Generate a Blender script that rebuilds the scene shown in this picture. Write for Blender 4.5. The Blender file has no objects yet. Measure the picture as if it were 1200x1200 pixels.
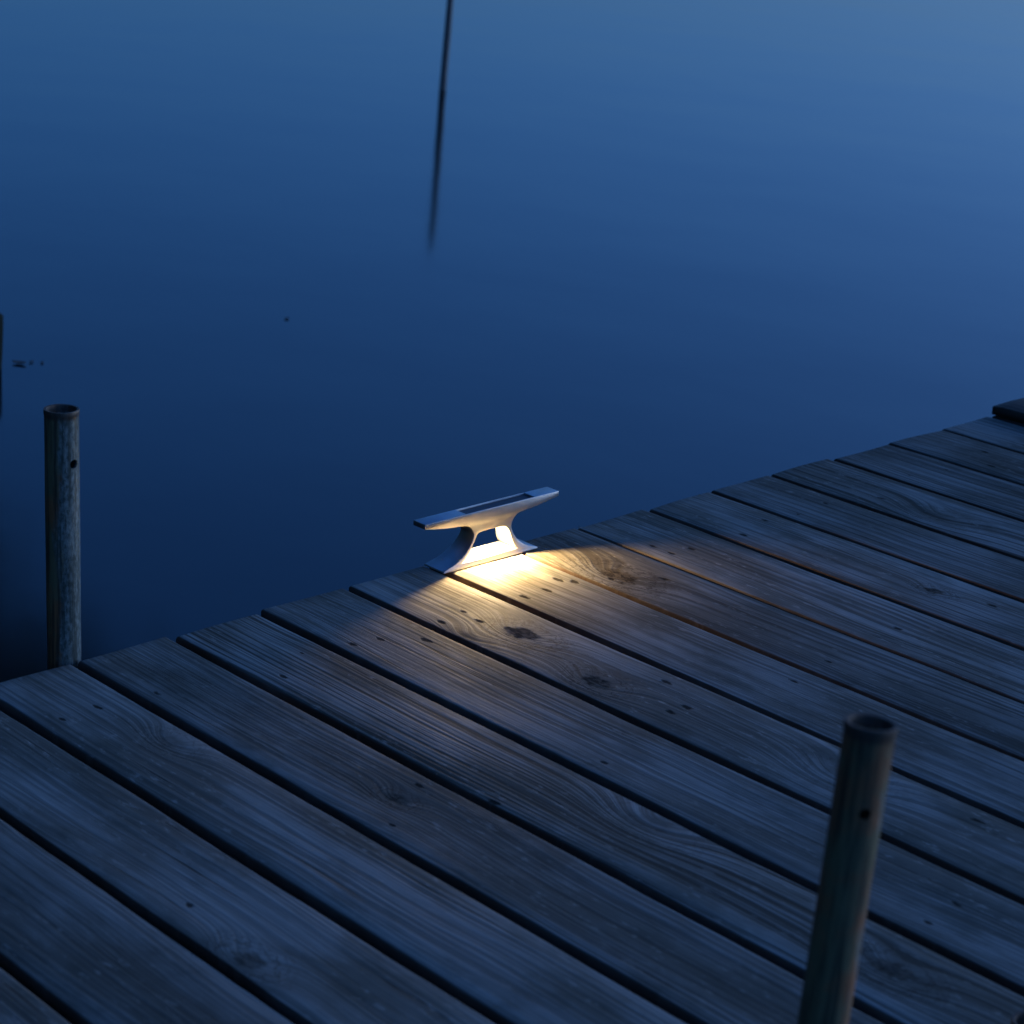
import bpy, bmesh, math, random
from mathutils import Matrix, Vector, noise as mnoise
R = math.radians
scene = bpy.context.scene
col = scene.collection
random.seed(7)

# ------------------------------------------------------------ camera
cam_d = bpy.data.cameras.new('camera')
cam = bpy.data.objects.new('camera', cam_d); col.objects.link(cam)
cam_d.sensor_width = 36.0
cam_d.lens = 79.37
cam_d.clip_start = 0.05
cam_d.clip_end = 5000
CAM = Vector((-0.895444, -2.197205, 1.070079))
cm = Matrix(((0.751903, 0.148695, -0.642287), (-0.653113, 0.300885, -0.694919), (0.089923, 0.941997, 0.323351))).to_4x4()
cm.translation = CAM
cam.matrix_world = cm
cam_d.dof.use_dof = True
cam_d.dof.focus_distance = 3.0
cam_d.dof.aperture_fstop = 8.0
scene.camera = cam

# ------------------------------------------------------------ dusk sky (no sun: it is below the horizon)
SUN_EL, SUN_AZ = 11.0, 108.0
world = bpy.data.worlds.new('World'); scene.world = world; world.use_nodes = True
wn = world.node_tree.nodes; wl = world.node_tree.links
bg = wn['Background']
sky = wn.new('ShaderNodeTexSky'); sky.sky_type = 'NISHITA'; sky.sun_disc = False
sky.sun_elevation = R(SUN_EL); sky.sun_rotation = R(SUN_AZ)
sky.altitude = 0; sky.air_density = 1.0; sky.dust_density = 3.0; sky.ozone_density = 9.0
tint = wn.new('ShaderNodeMix'); tint.data_type = 'RGBA'; tint.blend_type = 'MULTIPLY'
tint.inputs[0].default_value = 1.0
tint.inputs[7].default_value = (0.93, 0.965, 1.12, 1)      # cool dusk white balance of the sky
wl.new(sky.outputs[0], tint.inputs[6]); wl.new(tint.outputs[2], bg.inputs[0])
bg.inputs[1].default_value = 0.15
scene.view_settings.view_transform = 'Standard'
scene.view_settings.look = 'None'
scene.view_settings.gamma = 1
scene.view_settings.exposure = 0.55

# ------------------------------------------------------------ helpers
# the dock is not quite level: DOCK turns dock coordinates into world coordinates
DOCK = Matrix(((0.999084, -0.017354, -0.039115, 0.002906), (0.018746, 0.999194, 0.035503, -0.022977),
               (0.038468, -0.036204, 0.998604, -0.043607), (0, 0, 0, 1)))
WATER = -0.42

def tag(o, label=None, cat=None, group=None, kind=None):
    if label: o['label'] = label
    if cat: o['category'] = cat
    if group: o['group'] = group
    if kind: o['kind'] = kind
    return o

def link_mesh(name, me, parent=None, mats=()):
    for m in mats: me.materials.append(m)
    o = bpy.data.objects.new(name, me); col.objects.link(o)
    if parent: o.parent = parent
    return o

def empty(name, mat):
    o = bpy.data.objects.new(name, None); col.objects.link(o)
    o.matrix_world = mat; o.empty_display_size = 0.05
    return o

def bm_mesh(name, bm, smooth=True):
    me = bpy.data.meshes.new(name); bm.to_mesh(me); bm.free()
    if smooth: me.shade_smooth()
    return me

def box_bm(x0, x1, y0, y1, z0, z1, bevel=0.0, seg=2):
    bm = bmesh.new()
    bmesh.ops.create_cube(bm, size=1, matrix=Matrix.Translation(((x0+x1)/2, (y0+y1)/2, (z0+z1)/2)) @ Matrix.Diagonal((x1-x0, y1-y0, z1-z0, 1)))
    if bevel: bmesh.ops.bevel(bm, geom=bm.edges[:], offset=bevel, segments=seg, affect='EDGES', profile=0.5)
    return bm

def baked(obj):
    """apply an object's modifiers without operators"""
    dg = bpy.context.evaluated_depsgraph_get(); dg.update()
    me = bpy.data.meshes.new_from_object(obj.evaluated_get(dg))
    obj.modifiers.clear(); obj.data = me
    return obj

# ------------------------------------------------------------ node material helper
class NM:
    def __init__(s, name):
        s.m = bpy.data.materials.new(name); s.m.use_nodes = True
        s.n = s.m.node_tree.nodes; s.l = s.m.node_tree.links
        s.b = s.n['Principled BSDF']
    def set(s, sock, v):
        if isinstance(v, (int, float)): sock.default_value = v
        elif isinstance(v, (tuple, list)): sock.default_value = v
        else: s.l.new(v, sock)
    def math(s, op, a, b=0.0, c=None, clamp=False):
        n = s.n.new('ShaderNodeMath'); n.operation = op; n.use_clamp = clamp
        s.set(n.inputs[0], a); s.set(n.inputs[1], b)
        if c is not None: s.set(n.inputs[2], c)
        return n.outputs[0]
    def noise(s, vec, scale, detail=3, rough=0.55, dist=0.0):
        n = s.n.new('ShaderNodeTexNoise'); n.inputs['Scale'].default_value = scale
        n.inputs['Detail'].default_value = detail; n.inputs['Roughness'].default_value = rough
        n.inputs['Distortion'].default_value = dist
        s.set(n.inputs['Vector'], vec); return n.outputs[0]
    def comb(s, x, y, z=0.0):
        n = s.n.new('ShaderNodeCombineXYZ')
        s.set(n.inputs[0], x); s.set(n.inputs[1], y); s.set(n.inputs[2], z); return n.outputs[0]
    def sep(s, v):
        n = s.n.new('ShaderNodeSeparateXYZ'); s.set(n.inputs[0], v); return n.outputs
    def mr(s, v, a, b, c=0.0, d=1.0, smooth=False):
        n = s.n.new('ShaderNodeMapRange')
        if smooth: n.interpolation_type = 'SMOOTHSTEP'
        s.set(n.inputs[0], v)
        for i, q in enumerate((a, b, c, d)): s.set(n.inputs[i+1], q)
        return n.outputs[0]
    def mix(s, f, a, b, mode='MIX'):
        n = s.n.new('ShaderNodeMix'); n.data_type = 'RGBA'; n.blend_type = mode
        s.set(n.inputs[0], f); s.set(n.inputs[6], a); s.set(n.inputs[7], b); return n.outputs[2]
    def coord(s, which='Object'):
        return s.n.new('ShaderNodeTexCoord').outputs[which]
    def bump(s, h, dist, strength=1.0):
        n = s.n.new('ShaderNodeBump'); n.inputs['Distance'].default_value = dist
        n.inputs['Strength'].default_value = strength
        s.set(n.inputs['Height'], h); s.l.new(n.outputs[0], s.b.inputs['Normal'])

# weathered board: grain runs along v, u goes across; knots (u, v, size) bend the rings, holes are dark nail dents
def board_material(i, knots, dents, tone=1.0, grain=1.0, freq=230.0, brown=0.3):
    s = NM('weathered_board')
    x, y, _ = s.sep(s.coord('UV'))
    seed = i*3.71 + 1.3
    w1 = s.noise(s.comb(s.math('MULTIPLY', x, 4.0), s.math('MULTIPLY', y, 1.1), seed), 1.0, 2)
    w2 = s.noise(s.comb(s.math('MULTIPLY', x, 18.0), s.math('MULTIPLY', y, 5.0), seed+5), 1.0, 3)
    g = s.math('ADD', x, s.math('MULTIPLY', s.math('SUBTRACT', w1, 0.5), 0.055))
    g = s.math('ADD', g, s.math('MULTIPLY', s.math('SUBTRACT', w2, 0.5), 0.005))
    core = 0.0; ringk = 0.0
    wob = s.math('MULTIPLY', s.math('SUBTRACT', s.noise(s.comb(x, y, seed+8), 45.0, 3), 0.5), 0.8)
    wob2 = s.math('SUBTRACT', s.noise(s.comb(x, s.math('MULTIPLY', y, .5), seed+9), 190.0, 2), 0.5)
    for (kx, ky, sz, dark) in knots:
        dx = s.math('DIVIDE', s.math('SUBTRACT', x, kx), sz)
        dy = s.math('DIVIDE', s.math('SUBTRACT', y, ky), sz*1.75)
        r2 = s.math('ADD', s.math('MULTIPLY', dx, dx), s.math('MULTIPLY', dy, dy))
        e = s.math('POWER', 2.718, s.math('MULTIPLY', r2, -0.55))
        g = s.math('ADD', g, s.math('MULTIPLY', e, sz*1.35))
        rr = s.math('ADD', s.math('SQRT', r2), s.math('ADD', s.math('MULTIPLY', wob, 0.8), s.math('MULTIPLY', wob2, 0.9)))
        c = s.mr(rr, 0.35, 0.80, min(1.0, dark*1.15), 0.0, True)
        rg = s.math('MULTIPLY', s.mr(s.math('SINE', s.math('MULTIPLY', s.math('ADD', rr, s.math('MULTIPLY', wob, .25)), 19.0)), 0.1, 0.9, 0, 1, True), s.math('MULTIPLY', s.mr(rr, 0.7, 0.95, 0, 1, True), s.mr(rr, 1.1, 2.1, 1, 0, True)))
        ringk = s.math('MAXIMUM', ringk, s.math('MULTIPLY', rg, min(1, dark+.2)))
        core = s.math('MAXIMUM', core, c) if not isinstance(core, float) else c
    rings = s.noise(s.comb(s.math('MULTIPLY', g, freq), s.math('MULTIPLY', y, 1.6), seed), 1.0, 2, 0.5)
    rings = s.mr(rings, 0.38, 0.66, 0, 1, True)
    fine = s.noise(s.comb(s.math('MULTIPLY', g, 900.0), s.math('MULTIPLY', y, 14.0), seed+2), 1.0, 3, 0.6)
    check = s.noise(s.comb(s.math('MULTIPLY', g, 150.0), s.math('MULTIPLY', y, 2.6), seed+11), 1.0, 3, 0.55)
    check = s.mr(check, 0.66, 0.74, 0, 1, True)
    blot = s.noise(s.comb(s.math('MULTIPLY', x, 9.0), s.math('MULTIPLY', y, 3.0), seed+20), 1.0, 4, 0.6)
    stain = s.noise(s.comb(s.math('MULTIPLY', x, 22.0), s.math('MULTIPLY', y, 7.0), seed+33), 1.0, 4, 0.65)
    t = tone
    light = (0.345*t, 0.33*t, 0.28*t, 1)
    tan = (0.205*t, 0.182*t, 0.140*t, 1)
    dark = (0.070*t, 0.056*t, 0.038*t, 1)
    c = s.mix(s.mr(blot, 0.38, 0.62, 0, 1, True), light, tan)
    c = s.mix(s.math('MULTIPLY', rings, 0.78*grain), c, dark)
    c = s.mix(s.math('MULTIPLY', s.mr(fine, 0.4, 0.72), 0.5), c, dark)
    c = s.mix(s.math('MULTIPLY', s.mr(stain, 0.48, 0.70, 0, 1, True), 0.6), c, (0.085*t, 0.082*t, 0.06*t, 1))
    c = s.mix(s.math('MULTIPLY', check, 0.75), c, (0.028, 0.021, 0.016, 1))
    scuff = s.noise(s.comb(s.math('MULTIPLY', x, 130.0), s.math('MULTIPLY', y, 34.0), seed+51), 1.0, 4, 0.7)
    scuff = s.math('MULTIPLY', s.mr(scuff, 0.56, 0.70, 0, 1, True), s.mr(blot, 0.40, 0.60))
    c = s.mix(s.math('MULTIPLY', scuff, 0.55), c, (0.46*t, 0.41*t, 0.33*t, 1))
    h = s.math('ADD', s.math('MULTIPLY', rings, -0.55*grain), s.math('MULTIPLY', fine, -0.25))
    h = s.math('SUBTRACT', h, s.math('MULTIPLY', check, 0.9))
    if knots:
        c = s.mix(s.math('MULTIPLY', ringk, 0.6), c, (0.06*t, 0.045*t, 0.032*t, 1))
        cr = s.noise(s.comb(x, s.math('MULTIPLY', y, .6), seed+40), 150.0, 4, 0.6, 0.8)
        kc = s.mix(s.mr(cr, 0.38, 0.62, 0, 1, True), (0.125, 0.100, 0.072, 1), (0.030, 0.024, 0.018, 1))
        c = s.mix(s.math('MULTIPLY', core, 0.9), c, kc)
        h = s.math('ADD', h, s.math('MULTIPLY', core, s.math('MULTIPLY', s.math('SUBTRACT', cr, 0.6), 1.3)))
    pit = None
    for (kx, ky, sz) in dents:
        dx = s.math('DIVIDE', s.math('SUBTRACT', x, kx), sz)
        dy = s.math('DIVIDE', s.math('SUBTRACT', y, ky), sz*2.3)
        r = s.math('SQRT', s.math('ADD', s.math('MULTIPLY', dx, dx), s.math('MULTIPLY', dy, dy)))
        q = s.mr(s.math('ADD', r, s.math('MULTIPLY', wob2, 1.9)), 0.45, 1.15, 1, 0, True)
        pit = q if pit is None else s.math('MAXIMUM', pit, q)
    if pit is not None:
        c = s.mix(s.math('MULTIPLY', pit, 0.85), c, (0.022, 0.018, 0.014, 1))
        h = s.math('SUBTRACT', h, s.math('MULTIPLY', pit, 0.8))
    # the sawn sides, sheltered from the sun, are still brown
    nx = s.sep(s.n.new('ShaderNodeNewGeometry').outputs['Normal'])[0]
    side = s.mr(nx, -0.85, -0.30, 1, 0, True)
    arris_glint = s.mr(nx, 0.12, 0.40, 0, 1, True)  # rounded edges catching the sky: that highlight is put into the colour
    c = s.mix(s.math('MULTIPLY', arris_glint, 0.6), c, (0.42, 0.36, 0.29, 1))
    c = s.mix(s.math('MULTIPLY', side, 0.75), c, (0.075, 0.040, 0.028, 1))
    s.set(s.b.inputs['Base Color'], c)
    s.set(s.b.inputs['Roughness'], s.mr(blot, 0.3, 0.7, 0.62, 0.85))
    hole = s.math('MAXIMUM', core, pit if pit is not None else 0.0)
    s.set(s.b.inputs['Specular IOR Level'], s.mr(hole, 0.0, 0.5, 0.07, 0.0))
    s.bump(h, 0.0008, 0.9)
    return s.m

# ------------------------------------------------------------ water
s = NM('dusk_water')
s.b.inputs['Base Color'].default_value = (0.0012, 0.003, 0.004, 1)
s.b.inputs['Roughness'].default_value = 0.10
s.b.inputs['IOR'].default_value = 1.333
p = s.coord('Object')
x, y, _ = s.sep(p)
n1 = s.noise(s.comb(s.math('MULTIPLY', x, 0.55), s.math('MULTIPLY', y, 0.55), 0), 1.0, 2)
n2 = s.noise(s.comb(s.math('MULTIPLY', x, 3.0), s.math('MULTIPLY', y, 2.2), 4), 1.0, 2)
s.bump(s.math('ADD', n1, s.math('MULTIPLY', n2, 0.10)), 0.012, 0.5)
water_mat = s.m
bm = bmesh.new()
bmesh.ops.create_grid(bm, x_segments=8, y_segments=8, size=1500)
water = link_mesh('water', bm_mesh('water', bm), mats=[water_mat]); water.location = (0, 0, WATER)
tag(water, kind='structure')

# grassy bank far to the left, where the reflected tree grows
s = NM('bank_soil')
nn = s.noise(s.coord('Object'), 3.0, 5)
s.set(s.b.inputs['Base Color'], s.mix(nn, (0.03, 0.035, 0.015, 1), (0.07, 0.08, 0.03, 1))); s.b.inputs['Roughness'].default_value = 0.95
s.bump(nn, 0.1)
bm = bmesh.new()
bmesh.ops.create_grid(bm, x_segments=60, y_segments=60, size=1)
for v in bm.verts:
    r = math.hypot(v.co.x, v.co.y)
    v.co.z = 1.1*max(-0.6, (1-r*1.25)) + 0.25*mnoise.noise(Vector((v.co.x*4, v.co.y*4, 1)))
    v.co.x *= 14; v.co.y *= 13
bank = link_mesh('bank', bm_mesh('bank', bm), mats=[s.m]); bank.location = (-6.0, 19, WATER-0.05)
bank.rotation_euler = (0, 0, R(25))
tag(bank, kind='structure')

# ------------------------------------------------------------ dock: boards on joists
dock = empty('wooden_dock', DOCK)
tag(dock, 'weathered grey plank dock with dark gaps between its boards, reaching over calm water', 'dock')
P = 0.14
OFF = {0: -.021, 1: .052, 2: .039, 3: -.001, 4: -.011, 5: -.026, 6: -.006, 7: .002, 8: -.006, 9: -.029, 10: -.026, 11: -.009, 12: -.041, 13: -.003, 14: .041, 15: .044}
GAP = {0: .013, 1: .012, 2: .013, 3: .013, 4: .013, 5: .013, 6: .012, 7: .011, 8: .009, 9: .006, 10: .011, 11: .008, 12: .011, 13: .009, 14: .006, 15: .007}
NEAR = -1.225
def gedge(k): return (k + OFF.get(k, 0.0))*P            # +X edge of board k
# knots / dents given in dock coordinates, sorted into boards below
KNOTS = [(1.166, -.185, .031, 1.0), (.921, -.262, .027, .85), (.889, -.430, .022, .85), (.671, -.733, .030, .30), (1.475, -.482, .014, .8),
         (1.735, -.285, .030, .25), (.179, -.700, .020, .7), (.389, -.263, .020, .35), (.635, -1.085, .024, .7),
         (.925, -.785, .028, .25), (2.00, -.60, .02, .6), (1.16, -.95, .022, .6), (.03, -.42, .02, .4), (1.60, -.86, .02, .7),
         (.50, -.525, .014, .8), (.86, -.225, .018, .3), (2.62, -.3, .02, .7), (2.9, -.8, .02, .7)]
DENTS = [(.911, -.157, .0038), (.9055, -.194, .0038), (1.052, -.165, .0042), (1.011, -.166, .0042), (.865, -.167, .0042), (.766, -.165, .004),
         (.728, -.158, .004), (.576, -.596, .004), (.895, -.546, .004), (.920, -.549, .0045), (1.432, -.169, .004), (1.293, -.1255, .0035),
         (1.294, -.161, .0035), (1.33, -.165, .0035), (1.327, -.5375, .004), (.635, -1.0, .004), (.954, -.945, .004), (1.093, -.144, .005), (1.105, -.163, .0045),
         (2.06, -.129, .004), (.955, -.48, .005), (.538, -.514, .004), (.811, -.203, .005), (1.21, -.23, .004)]
rnd = random.Random(21)
for k in range(-6, 26):
    for jy in (-.16, -.57, -1.05):
        for fx in (.3, .7):
            if rnd.random() < (.2 if jy > -.3 else .5): continue
            if any(abs(gedge(k)-P*(1-fx)-d[0]) < .05 and abs(jy-d[1]) < .08 for d in DENTS): continue
            DENTS.append((gedge(k)-P*(1-fx)+rnd.uniform(-.012, .012), jy+rnd.uniform(-.03, .03), rnd.uniform(.0018, .0042)))

def make_boards():
    bm = bmesh.new(); uvl = bm.loops.layers.uv.new('UVMap')
    mats = []; T = 0.030
    NY = 70
    for idx, k in enumerate(range(-6, 26)):
        rr = random.Random(100+k)
        x1 = gedge(k); x0 = gedge(k-1) + GAP.get(k-1, .010)
        rs, rw = .0024, rr.uniform(.0012, .0028)          # crisp far edge, worn near edge
        prof = [(x0, -T)]
        prof += [(x0, -rw)]
        prof += [(x0 + rw*(1-math.cos(a)), -rw + rw*math.sin(a)) for a in [math.pi/2*j/5 for j in range(1, 6)]]
        n = 6
        prof += [(x0+rw + (x1-rs-x0-rw)*j/n, 0) for j in range(1, n)]
        prof += [(x1-rs + rs*math.sin(a), -rs + rs*math.cos(a)) for a in [math.pi/2*j/4 for j in range(0, 5)]]
        prof += [(x1, -T)]
        yend = rr.uniform(-.004, .003); skew = rr.uniform(-.006, .006)
        if k in (6, 7, 8): yend, skew = .007, 0
        near = NEAR + rr.uniform(-.006, .006)
        rows = []
        ys = [0, .0015, .004] + [.004 + (1-.008)*j/NY for j in range(1, NY)] + [.996-.0, .9985, 1.0]
        L = (yend - near)
        for j, f in enumerate(ys):
            y = yend - (f*L if 2 < j < len(ys)-3 else (f if j < 3 else L-(1-f)))
            d = min(yend-y, y-near)
            drop = .0028*(1-min(1, d/.004))**2
            row = []
            for (px, pz) in prof:
                u = (px-x0)/(x1-x0)
                cup = .0010*math.cos((u-.5)*math.pi)*(1 if k % 2 else -.6)
                if k in (7, 8): cup *= .3
                wav = .0016*mnoise.noise(Vector((px*6, y*2.2, k*7.3)))
                edge_n = .0016*mnoise.noise(Vector((k*3.1, y*7, (0 if u < .5 else 9)))) + .0006*mnoise.noise(Vector((k*3.1, y*38, (0 if u < .5 else 9))))
                wear = 1 if abs(u-.5) > .42 else 0
                xx = px + edge_n*wear
                if k == 8 and u > .5: xx += 0.0045*max(0, 1-abs(y)/.28)*min(1, (u-.5)*4)   # closes on its neighbour near the cleat
                if k == 9 and u < .5: xx -= 0.0030*max(0, 1-abs(y)/.28)*min(1, (.5-u)*4)
                zz = pz + (cup + wav - (drop if pz > -T*.5 else 0))
                row.append(bm.verts.new((xx, y + skew*(u-.5) * (1 if d < L*.5 and j < NY/2 else 0), zz)))
            rows.append(row)
        for a, b in zip(rows[:-1], rows[1:]):
            for q in range(len(prof)-1):
                f = bm.faces.new((a[q], b[q], b[q+1], a[q+1])); f.material_index = idx
            f = bm.faces.new((a[-1], b[-1], b[0], a[0])); f.material_index = idx
        f = bm.faces.new(rows[0]); f.material_index = idx
        f = bm.faces.new(rows[-1][::-1]); f.material_index = idx
        ox, oy = rr.uniform(0, 0), 0
        kn = [q for q in KNOTS if x0-.004 < q[0] < x1+.004]
        de = [q for q in DENTS if x0 < q[0] < x1]
        tones = {0: .95, 1: .8, 2: 1.0, 3: 1.0, 4: .85, 5: 1.05, 6: 1.0, 7: 1.05, 8: 1.0, 9: .88, 10: 1.12, 11: 1.08, 12: .88, 13: 1.0, 14: .85, 15: .95}
        grains = {5: 1.25, 6: .8, 7: .7, 8: .75, 9: .9, 2: .6, 3: .65, 1: .6, 4: .7, 13: 1.2}
        freqs = {5: 190, 9: 170, 7: 200, 13: 150, 4: 260}
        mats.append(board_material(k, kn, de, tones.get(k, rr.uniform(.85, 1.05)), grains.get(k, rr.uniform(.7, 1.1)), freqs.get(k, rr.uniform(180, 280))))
    for f in bm.faces:
        for lp in f.loops: lp[uvl].uv = (lp.vert.co.x, lp.vert.co.y)
    bmesh.ops.recalc_face_normals(bm, faces=bm.faces[:])
    me = bm_mesh('deck_boards', bm)
    return link_mesh('deck_boards', me, dock, mats)
make_boards()

s = NM('old_joist_wood')
px_, py_, pz_ = s.sep(s.coord('Object'))
nj = s.noise(s.comb(s.math('MULTIPLY', px_, 3), s.math('MULTIPLY', py_, 60), s.math('MULTIPLY', pz_, 60)), 1.0, 4)
s.set(s.b.inputs['Base Color'], s.mix(nj, (0.035, 0.022, 0.015, 1), (0.12, 0.08, 0.055, 1))); s.b.inputs['Roughness'].default_value = 0.85
s.bump(nj, 0.002)
joist_mat = s.m
for yj in (-.10, -.57, -1.09):
    bm = box_bm(-1.0, 3.6, yj-.024, yj+.024, -.175, -.033, .002)
    link_mesh('joist', bm_mesh('joist', bm, False), dock, [joist_mat])

# ------------------------------------------------------------ dark beam lying across the boards, top right
s = NM('tarred_timber')
px_, py_, pz_ = s.sep(s.coord('Object'))
nj = s.noise(s.comb(s.math('MULTIPLY', px_, 60), s.math('MULTIPLY', py_, 4), s.math('MULTIPLY', pz_, 60)), 1.0, 4)
s.set(s.b.inputs['Base Color'], s.mix(nj, (0.03, 0.018, 0.010, 1), (0.10, 0.075, 0.050, 1))); s.b.inputs['Roughness'].default_value = 0.8
s.bump(nj, 0.003)
tar = s.m
def long_timber(x0, x1, y0, y1, z0, z1, seed):
    bm = bmesh.new(); n = 60; rows = []
    b = .002
    pr = [(x0, z0), (x0, z1-b), (x0+b*.3, z1-b*.3), (x0+b, z1), ((x0+x1)/2, z1+.001), (x1-b, z1), (x1-b*.3, z1-b*.3), (x1, z1-b), (x1, z0)]
    for j in range(n+1):
        y = y0 + (y1-y0)*j/n
        e = min(j, n-j)
        rows.append([bm.verts.new((px + .002*mnoise.noise(Vector((px*9, y*5, seed))), y, pz + (.0015*mnoise.noise(Vector((px*20, y*6, seed+4))) if pz > z0 else 0) - (.003 if e == 0 and pz > z0 else 0))) for px, pz in pr])
    for a, c in zip(rows[:-1], rows[1:]):
        for q in range(len(pr)): bm.faces.new((a[q], c[q], c[(q+1) % len(pr)], a[(q+1) % len(pr)]))
    bm.faces.new(rows[0]); bm.faces.new(rows[-1][::-1])
    bmesh.ops.recalc_face_normals(bm, faces=bm.faces[:])
    return bm_mesh('timber', bm, True)
beam = link_mesh('dark_beam', long_timber(2.249, 2.355, -.002, -1.21, .0025, .0195, 3), None, [tar])
beam.matrix_world = DOCK
tag(beam, 'flat dark timber lying across the dock boards at the far right end', 'beam')

# ------------------------------------------------------------ cleat with built-in lamp
s = NM('cast_aluminium')
v = s.coord('Object')
a1 = s.noise(v, 900, 4, 0.6); a2 = s.noise(v, 60, 3)
s.b.inputs['Metallic'].default_value = 0.93
s.set(s.b.inputs['Base Color'], s.mix(a2, (0.36, 0.36, 0.365, 1), (0.54, 0.54, 0.545, 1)))
s.set(s.b.inputs['Roughness'], s.mr(a1, 0.3, 0.7, 0.28, 0.44))
s.bump(a1, 0.0003, 0.6)
alu = s.m
def catmull(pts, n=5, closed=True, sharp=()):
    out = []; N = len(pts)
    for i in range(N):
        p0, p1, p2, p3 = (Vector(pts[(i+j-1) % N]) for j in range(4))
        if i in sharp: p0 = p1
        if (i+1) % N in sharp: p3 = p2
        if i in sharp and (i+1) % N in sharp:
            out.append(p1); continue
        for j in range(n):
            t = j/n
            out.append(0.5*((2*p1) + (p2-p0)*t + (2*p0-5*p1+4*p2-p3)*t*t + (3*p1-p0-3*p2+p3)*t**3))
    return out
def half_depth(z): return .0215 - (.0215-.0122)*min(1, max(0, z/.058))**.8
def lean_in(pts):
    # the outline was measured on an upright front plane; the real front leans back towards the slimmer top
    out = []
    for p in pts:
        d = .0215 - half_depth(p[1])
        out.append(Vector((p[0] + .93*d, p[1] - .465*d)))
    return out
def extrude_profile(name, pts, y0, y1):
    bm = bmesh.new()
    f = [bm.verts.new((p[0], y0, p[1])) for p in pts]
    face = bm.faces.new(f)
    r = bmesh.ops.extrude_face_region(bm, geom=[face])
    for g in r['geom']:
        if isinstance(g, bmesh.types.BMVert): g.co.y = y1
    bmesh.ops.recalc_face_normals(bm, faces=bm.faces[:])
    return link_mesh(name, bm_mesh(name, bm, False))
CX = 1.0655
half = [(-.1225, .0783), (-.1225, .0712), (-.083, .0650), (-.053, .0622), (-.0435, .0595), (-.0365, .0520), (-.0345, .0430), (-.0395, .0315),
        (-.0495, .0200), (-.0640, .0105), (-.0800, .0048), (-.0860, .0030), (-.0860, .0005)]
outer = half + [(-x, z) for x, z in reversed(half)]
m = len(half)
outer_s = catmull(outer, 5, True, sharp=(0, 1, m-2, m-1, m, m+1, 2*m-2, 2*m-1))
hole = [(-.0540, .0085), (-.0480, .0130), (-.0400, .0235), (-.0325, .0370), (-.0280, .0450), (-.0190, .0478), (.0130, .0478), (.0255, .0445), (.0320, .0355), (.0370, .0235), (.0430, .0130), (.0490, .0085)]
hole_s = catmull(hole, 4, True, sharp=(0, len(hole)-1))
cleat = empty('cleat_light', DOCK @ Matrix.Translation((CX, -.0205, .0006)))
tag(cleat, 'silver metal mooring cleat with glowing warm lamp on dock edge', 'cleat light')
body = extrude_profile('cleat_body', lean_in(outer_s), -.0215, .0215)
c1 = extrude_profile('cut', lean_in(hole_s), -.05, .05)
for v in body.data.vertices: v.co.y = .0038 + math.copysign(half_depth(v.co.z + .465*(.0215-half_depth(v.co.z+.004))), v.co.y)
c2 = link_mesh('cut', bm_mesh('cut', box_bm(-.040, .086, -.0070, .0146, .0672, .1, .0), False))
for c in (c1, c2):
    md = body.modifiers.new('b', 'BOOLEAN'); md.operation = 'DIFFERENCE'; md.object = c; md.solver = 'EXACT'
md = body.modifiers.new('bv', 'BEVEL'); md.width = .0009; md.segments = 2; md.limit_method = 'ANGLE'; md.angle_limit = R(40)
baked(body)
for c in (c1, c2): bpy.data.objects.remove(c)
body.data.materials.clear(); body.data.materials.append(alu)
body.data.shade_auto_smooth(angle=R(30)) if hasattr(body.data, 'shade_auto_smooth') else body.data.shade_smooth()
try: body.data.set_sharp_from_angle(angle=R(32))
except Exception: pass
body.parent = cleat
s = NM('recess_dark_reflection'); s.b.inputs['Base Color'].default_value = (0.02, 0.024, 0.03, 1); s.b.inputs['Roughness'].default_value = 0.5  # plate added in the recess; its dark reflection is put into the colour
link_mesh('recess_dark_plate', bm_mesh('recess_dark_plate', box_bm(-.0396, .0856, -.0068, .0144, .0673, .0718, .0004), False), cleat, [s.m])
# the lamp: a small warm lens under the crossbar, lighting the boards below
s = NM('lamp_lens_glow')
s.b.inputs['Base Color'].default_value = (0.9, 0.85, 0.7, 1)
s.b.inputs['Emission Color'].default_value = (1.0, 0.69, 0.31, 1)      # warm white lamp
LAMP_STRENGTH = 14500.0
s.b.inputs['Emission Strength'].default_value = LAMP_STRENGTH
lens = link_mesh('lamp_lens', bm_mesh('lamp_lens', box_bm(.0080, .0155, -.0020, .0050, .0433, .0461, .0006), False), cleat, [s.m])

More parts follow.
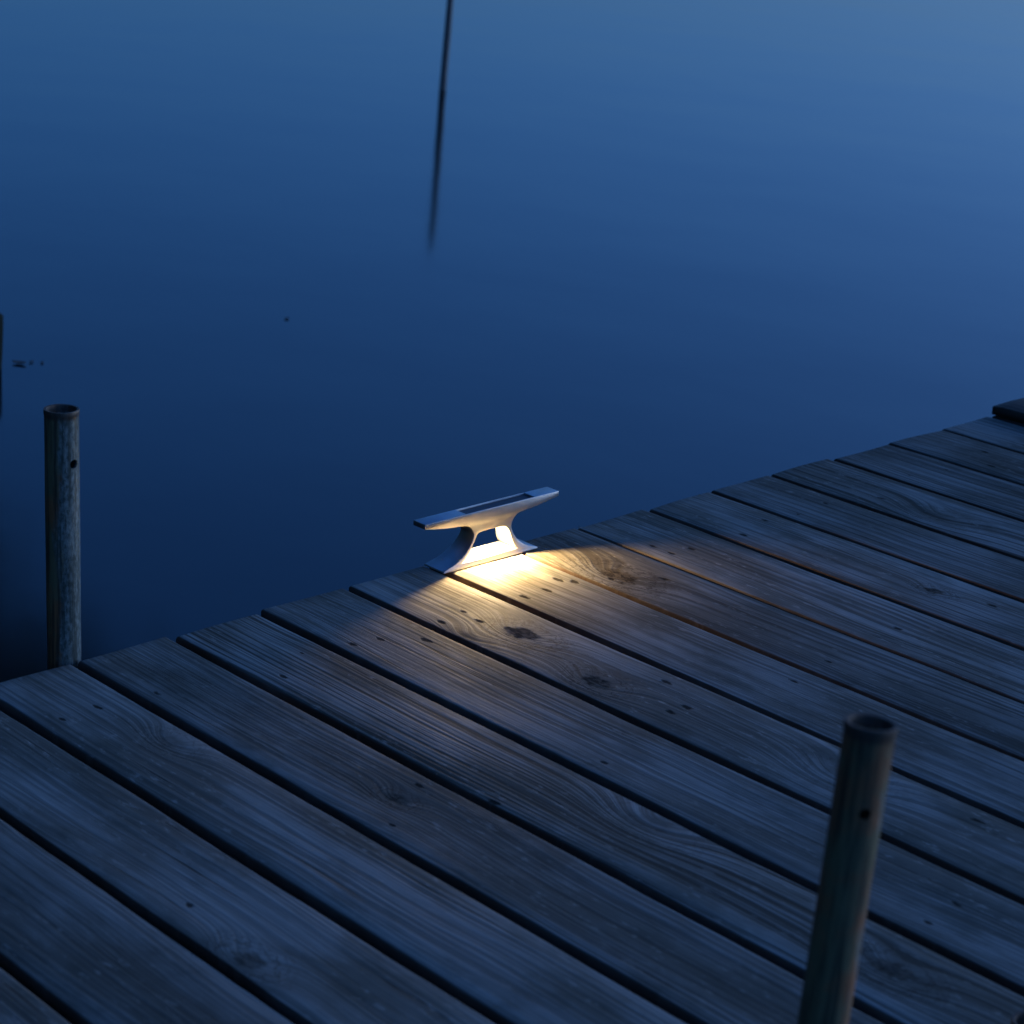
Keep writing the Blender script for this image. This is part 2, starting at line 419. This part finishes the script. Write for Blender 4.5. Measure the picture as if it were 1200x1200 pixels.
# ------------------------------------------------------------ pipe posts
def pipe_material(seed, rusty, rim_z=1.6):
    s = NM('rusty_galvanised_steel')
    v = s.coord('Object'); x, y, z = s.sep(v)
    a = s.noise(s.comb(s.math('MULTIPLY', x, 60), s.math('MULTIPLY', y, 60), s.math('ADD', s.math('MULTIPLY', z, 14), seed)), 1.0, 5, 0.65)
    b = s.noise(s.comb(s.math('MULTIPLY', x, 260), s.math('MULTIPLY', y, 260), s.math('ADD', s.math('MULTIPLY', z, 120), seed)), 1.0, 4, 0.7)
    # rust has spread from one side
    side = s.mr(s.math('ADD', s.math('MULTIPLY', x, -.82), s.math('MULTIPLY', y, .57)), -.012, .016, 0, 1)
    st = s.noise(s.comb(s.math('MULTIPLY', x, 190), s.math('MULTIPLY', y, 190), s.math('ADD', s.math('MULTIPLY', z, 9), seed)), 1.0, 3, 0.6)
    big = s.noise(s.comb(s.math('MULTIPLY', x, 28), s.math('MULTIPLY', y, 28), s.math('ADD', s.math('MULTIPLY', z, 22), seed+3)), 1.0, 3, 0.6)
    rust = s.mr(s.math('ADD', s.math('ADD', a, s.math('MULTIPLY', side, 0.6)), rusty), 0.62, 0.86, 0, 1, True)
    zinc = s.mix(s.mr(b, .38, .62), (0.27, 0.31, 0.28, 1), (0.075, 0.095, 0.08, 1))
    zinc = s.mix(s.math('MULTIPLY', s.mr(st, .45, .65, 0, 1, True), .7), zinc, (0.04, 0.048, 0.036, 1))
    rc = s.mix(s.mr(big, .40, .60, 0, 1, True), (0.34, 0.135, 0.05, 1), (0.20, 0.155, 0.070, 1))
    rc = s.mix(s.math('MULTIPLY', s.mr(st, .42, .62, 0, 1, True), .75), rc, (0.030, 0.021, 0.012, 1))
    c = s.mix(rust, zinc, rc)
    # rust band round the sawn rim
    rim = s.mr(s.math('ADD', z, s.math('MULTIPLY', a, .012)), rim_z-.006, rim_z, 0, 1, True)
    c = s.mix(s.math('MULTIPLY', rim, .85), c, (0.075, 0.045, 0.028, 1))
    s.set(s.b.inputs['Base Color'], c)
    s.set(s.b.inputs['Metallic'], s.mr(rust, 0, 1, .35, 0))
    s.set(s.b.inputs['Roughness'], s.mr(rust, 0, 1, .42, .7))
    s.bump(s.math('ADD', b, s.math('MULTIPLY', a, .5)), 0.0012, 0.7)
    return s.m
def pipe_post(label, top, low, radius, hole_pos, hole_r, mat, length=1.6):
    """hollow pipe; top/low are points of its axis in dock coordinates"""
    a = DOCK @ Vector(top); b = DOCK @ Vector(low)
    ax = (a-b).normalized(); rot = Vector((0, 0, 1)).rotation_difference(ax).to_matrix().to_4x4()
    root = empty('pipe_post', Matrix.Translation(a - ax*length) @ rot)
    tag(root, label, 'post', 'steel pipe posts holding the dock')
    seg = 48; r = radius; ri = radius-.0032
    prof = [(ri, length-.35), (ri, length-.002), (ri+.0008, length-.0003), (r+.0002, length), (r+.0006, length-.0012), (r+.0005, length-.006), (r+.0001, length-.0078),
            (r, length-.012)] + [(r, length-.02-j*.02) for j in range(20)] + [(r, 0)]
    bm = bmesh.new(); rings = []
    for q, (rad, z) in enumerate(prof):
        rings.append([bm.verts.new(((rad + .0004*mnoise.noise(Vector((math.cos(t)*2, math.sin(t)*2, z*12))))*math.cos(t), (rad + .0004*mnoise.noise(Vector((math.cos(t)*2, math.sin(t)*2, z*12))))*math.sin(t), z)) for t in [2*math.pi*i/seg for i in range(seg)]])
    for p_, q_ in zip(rings[:-1], rings[1:]):
        for i in range(seg): bm.faces.new((p_[i], q_[i], q_[(i+1) % seg], p_[(i+1) % seg]))
    bm.faces.new(rings[0]); bm.faces.new(rings[-1])
    bmesh.ops.recalc_face_normals(bm, faces=bm.faces[:])
    pipe = link_mesh('pipe', bm_mesh('pipe', bm), root)
    # drilled hole
    inv = (Matrix.Translation(a - ax*length) @ rot).inverted()
    if hole_pos:
        hp = inv @ (DOCK @ Vector(hole_pos))
        d = Vector((hp.x, hp.y, 0)).normalized()
        cb = bmesh.new()
        bmesh.ops.create_cone(cb, cap_ends=True, segments=28, radius1=hole_r, radius2=hole_r, depth=.03,
            matrix=Matrix.Translation(Vector((0, 0, hp.z)) + d*r) @ Vector((0, 0, 1)).rotation_difference(d).to_matrix().to_4x4())
        cut = link_mesh('cut', bm_mesh('cut', cb, False), root)
        bpy.context.view_layer.update()
        md = pipe.modifiers.new('h', 'BOOLEAN'); md.operation = 'DIFFERENCE'; md.object = cut; md.solver = 'EXACT'
        baked(pipe); bpy.data.objects.remove(cut)
    pipe.data.materials.clear(); pipe.data.materials.append(mat)
    pipe.data.shade_smooth()
    try: pipe.data.set_sharp_from_angle(angle=R(40))
    except Exception: pass
    return root
pipe_post('upright steel pipe post, rusty on one side, standing behind the dock edge at left',
          (.4334, .024, .3105), (.4275, .024, 0), .0203, (.4329+.0035, .0042, .2467), .0056, pipe_material(2.0, -.06))
pipe_post('dark leaning steel pipe post with open rim and drilled hole in the right foreground',
          (.3192, -1.275, .4070), (.2955, -1.275, .1654), .0189, (.3000, -1.2935, .3440), .0046, pipe_material(9.0, .32))
pipe_post('short steel pipe post showing only its rim in the bottom right corner',
          (.6242, -1.2495, .0292), (.6210, -1.2495, -.3), .0187, None, 0, pipe_material(5.0, .3, 1.2), 1.2)

# ------------------------------------------------------------ thin pole in the water
s = NM('wet_wood'); v = s.coord('Object'); nn = s.noise(v, 30, 4)
s.set(s.b.inputs['Base Color'], s.mix(nn, (0.10, 0.10, 0.10, 1), (0.24, 0.23, 0.20, 1))); s.b.inputs['Roughness'].default_value = 0.7
s.bump(nn, .004)
wet = s.m
def stake(name, loc, r0, r1, z0, z1, lean=(0, 0), seed=0, knobs=.1, mat=None):
    bm = bmesh.new(); rings = []; n = 40
    for j in range(n+1):
        t = j/n; z = z0 + (z1-z0)*t; r = r0 + (r1-r0)*t
        if j == n: r *= .6
        cx = lean[0]*z + .004*mnoise.noise(Vector((z*1.5, seed, 0))); cy = lean[1]*z + .004*mnoise.noise(Vector((z*1.5, seed, 5)))
        rings.append([bm.verts.new((cx + r*(1+knobs*mnoise.noise(Vector((math.cos(a)*1.5, math.sin(a)*1.5+seed, z*6))))*math.cos(a), cy + r*(1+knobs*mnoise.noise(Vector((math.cos(a)*1.5, math.sin(a)*1.5+seed, z*6))))*math.sin(a), z)) for a in [2*math.pi*i/16 for i in range(16)]])
    for p_, q_ in zip(rings[:-1], rings[1:]):
        for i in range(16): bm.faces.new((p_[i], p_[(i+1) % 16], q_[(i+1) % 16], q_[i]))
    bm.faces.new(rings[-1]); bm.faces.new(rings[0][::-1])
    o = link_mesh(name, bm_mesh(name, bm), None, [mat or wet]); o.location = loc
    return o
pole = stake('mooring_pole', (5.539, 5.472, WATER), .0190, .0130, -.6, .70, (.0, 0), 1)
tag(pole, 'thin dark pole rising out of the calm water, with its reflection below it', 'pole')
slime = NM('algae_dark_wood'); slime.b.inputs['Base Color'].default_value = (0.012, 0.018, 0.012, 1); slime.b.inputs['Roughness'].default_value = 0.9; slime.b.inputs['Specular IOR Level'].default_value = 0.1
pile = stake('mooring_pile', (1.5975, 2.362, WATER), .055, .05, -.6, .14, (0, 0), 4, .1, slime.m)
tag(pile, 'thick dark wooden pile in the water, half cut off by the left edge', 'pile')

# ------------------------------------------------------------ floating bits
s = NM('dead_leaf'); s.b.inputs['Base Color'].default_value = (0.06, 0.055, 0.04, 1); s.b.inputs['Roughness'].default_value = 0.6
leafm = s.m
def floating_leaf(x, y, L, W, rz, label, curl=.25, seed=0):
    bm = bmesh.new(); rows = []
    for j in range(9):
        t = j/8; w = W*math.sin(math.pi*min(1, t*.93+.04))**.8*.5
        rows.append([bm.verts.new((L*(t-.5), w*u, .0012 + curl*L*(t-.5)**2 + .25*w*abs(u) + .0015*mnoise.noise(Vector((t*3, u, seed))))) for u in (-1, -.5, 0, .5, 1)])
    for a, b in zip(rows[:-1], rows[1:]):
        for q in range(4): bm.faces.new((a[q], b[q], b[q+1], a[q+1]))
    r = bmesh.ops.extrude_face_region(bm, geom=bm.faces[:])
    for g in r['geom']:
        if isinstance(g, bmesh.types.BMVert): g.co.z += .0007
    bmesh.ops.recalc_face_normals(bm, faces=bm.faces[:])
    o = link_mesh('floating_leaf', bm_mesh('floating_leaf', bm), None, [leafm])
    o.location = (x, y, WATER); o.rotation_euler = (0, 0, rz)
    tag(o, label, 'leaf', 'leaves floating on the water')
floating_leaf(2.536, 2.452, .018, .012, .4, 'tiny dark leaf floating alone on open water above the left post', .3, 1)
floating_leaf(1.690, 2.345, .034, .022, -.9, 'largest dark leaf of the floating group beside the left pile', .5, 2)
floating_leaf(1.722, 2.345, .014, .009, .2, 'middle one of three small leaves floating beside the left pile', .4, 3)
floating_leaf(1.742, 2.330, .012, .008, 1.1, 'small floating leaf farthest from the left pile', .4, 4)

# ------------------------------------------------------------ tree on the bank: its crown is mirrored in the dark water at lower left
def tree(base, crown_c, crown_r, label):
    root = empty('broadleaf_tree', Matrix.Translation(base))
    tag(root, label, 'tree')
    rr = random.Random(5)
    bark = NM('bark'); nb = bark.noise(bark.coord('Object'), 9, 5)
    bark.set(bark.b.inputs['Base Color'], bark.mix(nb, (0.03, 0.024, 0.018, 1), (0.09, 0.075, 0.06, 1))); bark.b.inputs['Roughness'].default_value = .9; bark.bump(nb, .03)
    bm = bmesh.new()
    def limb(p0, p1, r0, r1, bend, n=10):
        rings = []
        for j in range(n+1):
            t = j/n; c = p0.lerp(p1, t) + bend*math.sin(math.pi*t); r = r0+(r1-r0)*t
            rings.append([bm.verts.new(c + Vector((r*math.cos(a), r*math.sin(a), 0))) for a in [2*math.pi*i/10 for i in range(10)]])
        for a, b in zip(rings[:-1], rings[1:]):
            for i in range(10): bm.faces.new((a[i], a[(i+1) % 10], b[(i+1) % 10], b[i]))
    cc = Vector(crown_c)
    fork = Vector((cc.x*.35, cc.y*.35, cc.z*.5))
    limb(Vector((0, 0, -.3)), fork, .26, .17, Vector((.1, .05, 0)))
    tips = []
    for q in range(11):
        d = Vector((rr.gauss(0, 1), rr.gauss(0, 1), rr.gauss(.2, .8))).normalized()
        tip = cc + Vector((d.x*crown_r[0], d.y*crown_r[1], d.z*crown_r[2]))*.75
        limb(fork, tip, .10, .02, Vector((0, 0, .25))); tips.append(tip)
    link_mesh('trunk', bm_mesh('trunk', bm), root, [bark.m])
    lf = NM('leaf_green'); oi = lf.noise(lf.coord('Object'), 2.5, 2)
    lf.set(lf.b.inputs['Base Color'], lf.mix(oi, (0.03, 0.055, 0.015, 1), (0.07, 0.11, 0.035, 1))); lf.b.inputs['Roughness'].default_value = .6
    verts = []; faces = []
    clumps = [(cc + Vector((d[0]*crown_r[0], d[1]*crown_r[1], d[2]*crown_r[2])), rr.uniform(.3, .65)) for d in
              [tuple(Vector((rr.gauss(0, 1), rr.gauss(0, 1), rr.gauss(0, 1))).normalized()*rr.uniform(.1, 1)) for _ in range(150)]]
    clumps += [(t, .6) for t in tips]
    for c, r in clumps:
        for _ in range(int(650*r)):
            p = c + Vector((rr.gauss(0, 1), rr.gauss(0, 1), rr.gauss(0, .8)))*r*.5
            a = Vector((rr.gauss(0, 1), rr.gauss(0, 1), rr.gauss(0, 1))).normalized(); b = a.orthogonal().normalized()
            L = rr.uniform(.05, .09); n = len(verts)
            verts += [p-a*L, p+b*L*.5, p+a*L, p-b*L*.5]; faces.append((n, n+1, n+2, n+3))
    me = bpy.data.meshes.new('crown'); me.from_pydata([v[:] for v in verts], [], faces)
    link_mesh('crown', me, root, [lf.m])
tree((2.6, 11.8, WATER+.1), (2.95, -.2, 5.9), (2.6, 2.2, 2.1),
     'dark leafy tree on the bank leaning out over the water, mirrored at the lower left')

# unseen mass of foliage at left, added to darken the cleat's reflections
def shade_woodland():
    rr = random.Random(11); verts = []; faces = []
    lf = NM('shade_woodland_green'); nn = lf.noise(lf.coord('Object'), .8, 3)
    lf.set(lf.b.inputs['Base Color'], lf.mix(nn, (0.025, 0.045, 0.014, 1), (0.06, 0.095, 0.03, 1))); lf.b.inputs['Roughness'].default_value = .7
    for i in range(46):
        az = R(-110 + 112*i/45 + rr.uniform(-2, 2)); d = rr.uniform(9, 13)
        H = rr.uniform(6.5, 9.5)
        bx, by = CAM.x + d*math.sin(az), CAM.y + d*math.cos(az)
        n = len(verts)
        for a in range(6):
            for (z, r) in ((-.5, .2), (H*.6, .1)): verts.append(Vector((bx + r*math.cos(a*math.pi/3), by + r*math.sin(a*math.pi/3), z+WATER)))
        for a in range(6): faces.append((n+2*a, n+2*((a+1) % 6), n+2*((a+1) % 6)+1, n+2*a+1))
        for _ in range(15):
            c = Vector((bx + rr.gauss(0, .9), by + rr.gauss(0, .9), WATER + H*rr.uniform(.12, .92)))
            for _ in range(95):
                p = c + Vector((rr.gauss(0, .5), rr.gauss(0, .5), rr.gauss(0, .45)))
                a = Vector((rr.gauss(0, 1), rr.gauss(0, 1), rr.gauss(0, 1))).normalized(); b = a.orthogonal().normalized()
                L = rr.uniform(.10, .20); n = len(verts)
                verts.extend((p-a*L, p+b*L*.6, p+a*L, p-b*L*.6)); faces.append((n, n+1, n+2, n+3))
    me = bpy.data.meshes.new('shade_woodland'); me.from_pydata([v[:] for v in verts], [], faces)
    o = link_mesh('shade_woodland', me, None, [lf.m]); tag(o, 'unseen dark wood beyond the left side, added to darken reflections', 'shade_woodland', kind='stuff')
shade_woodland()
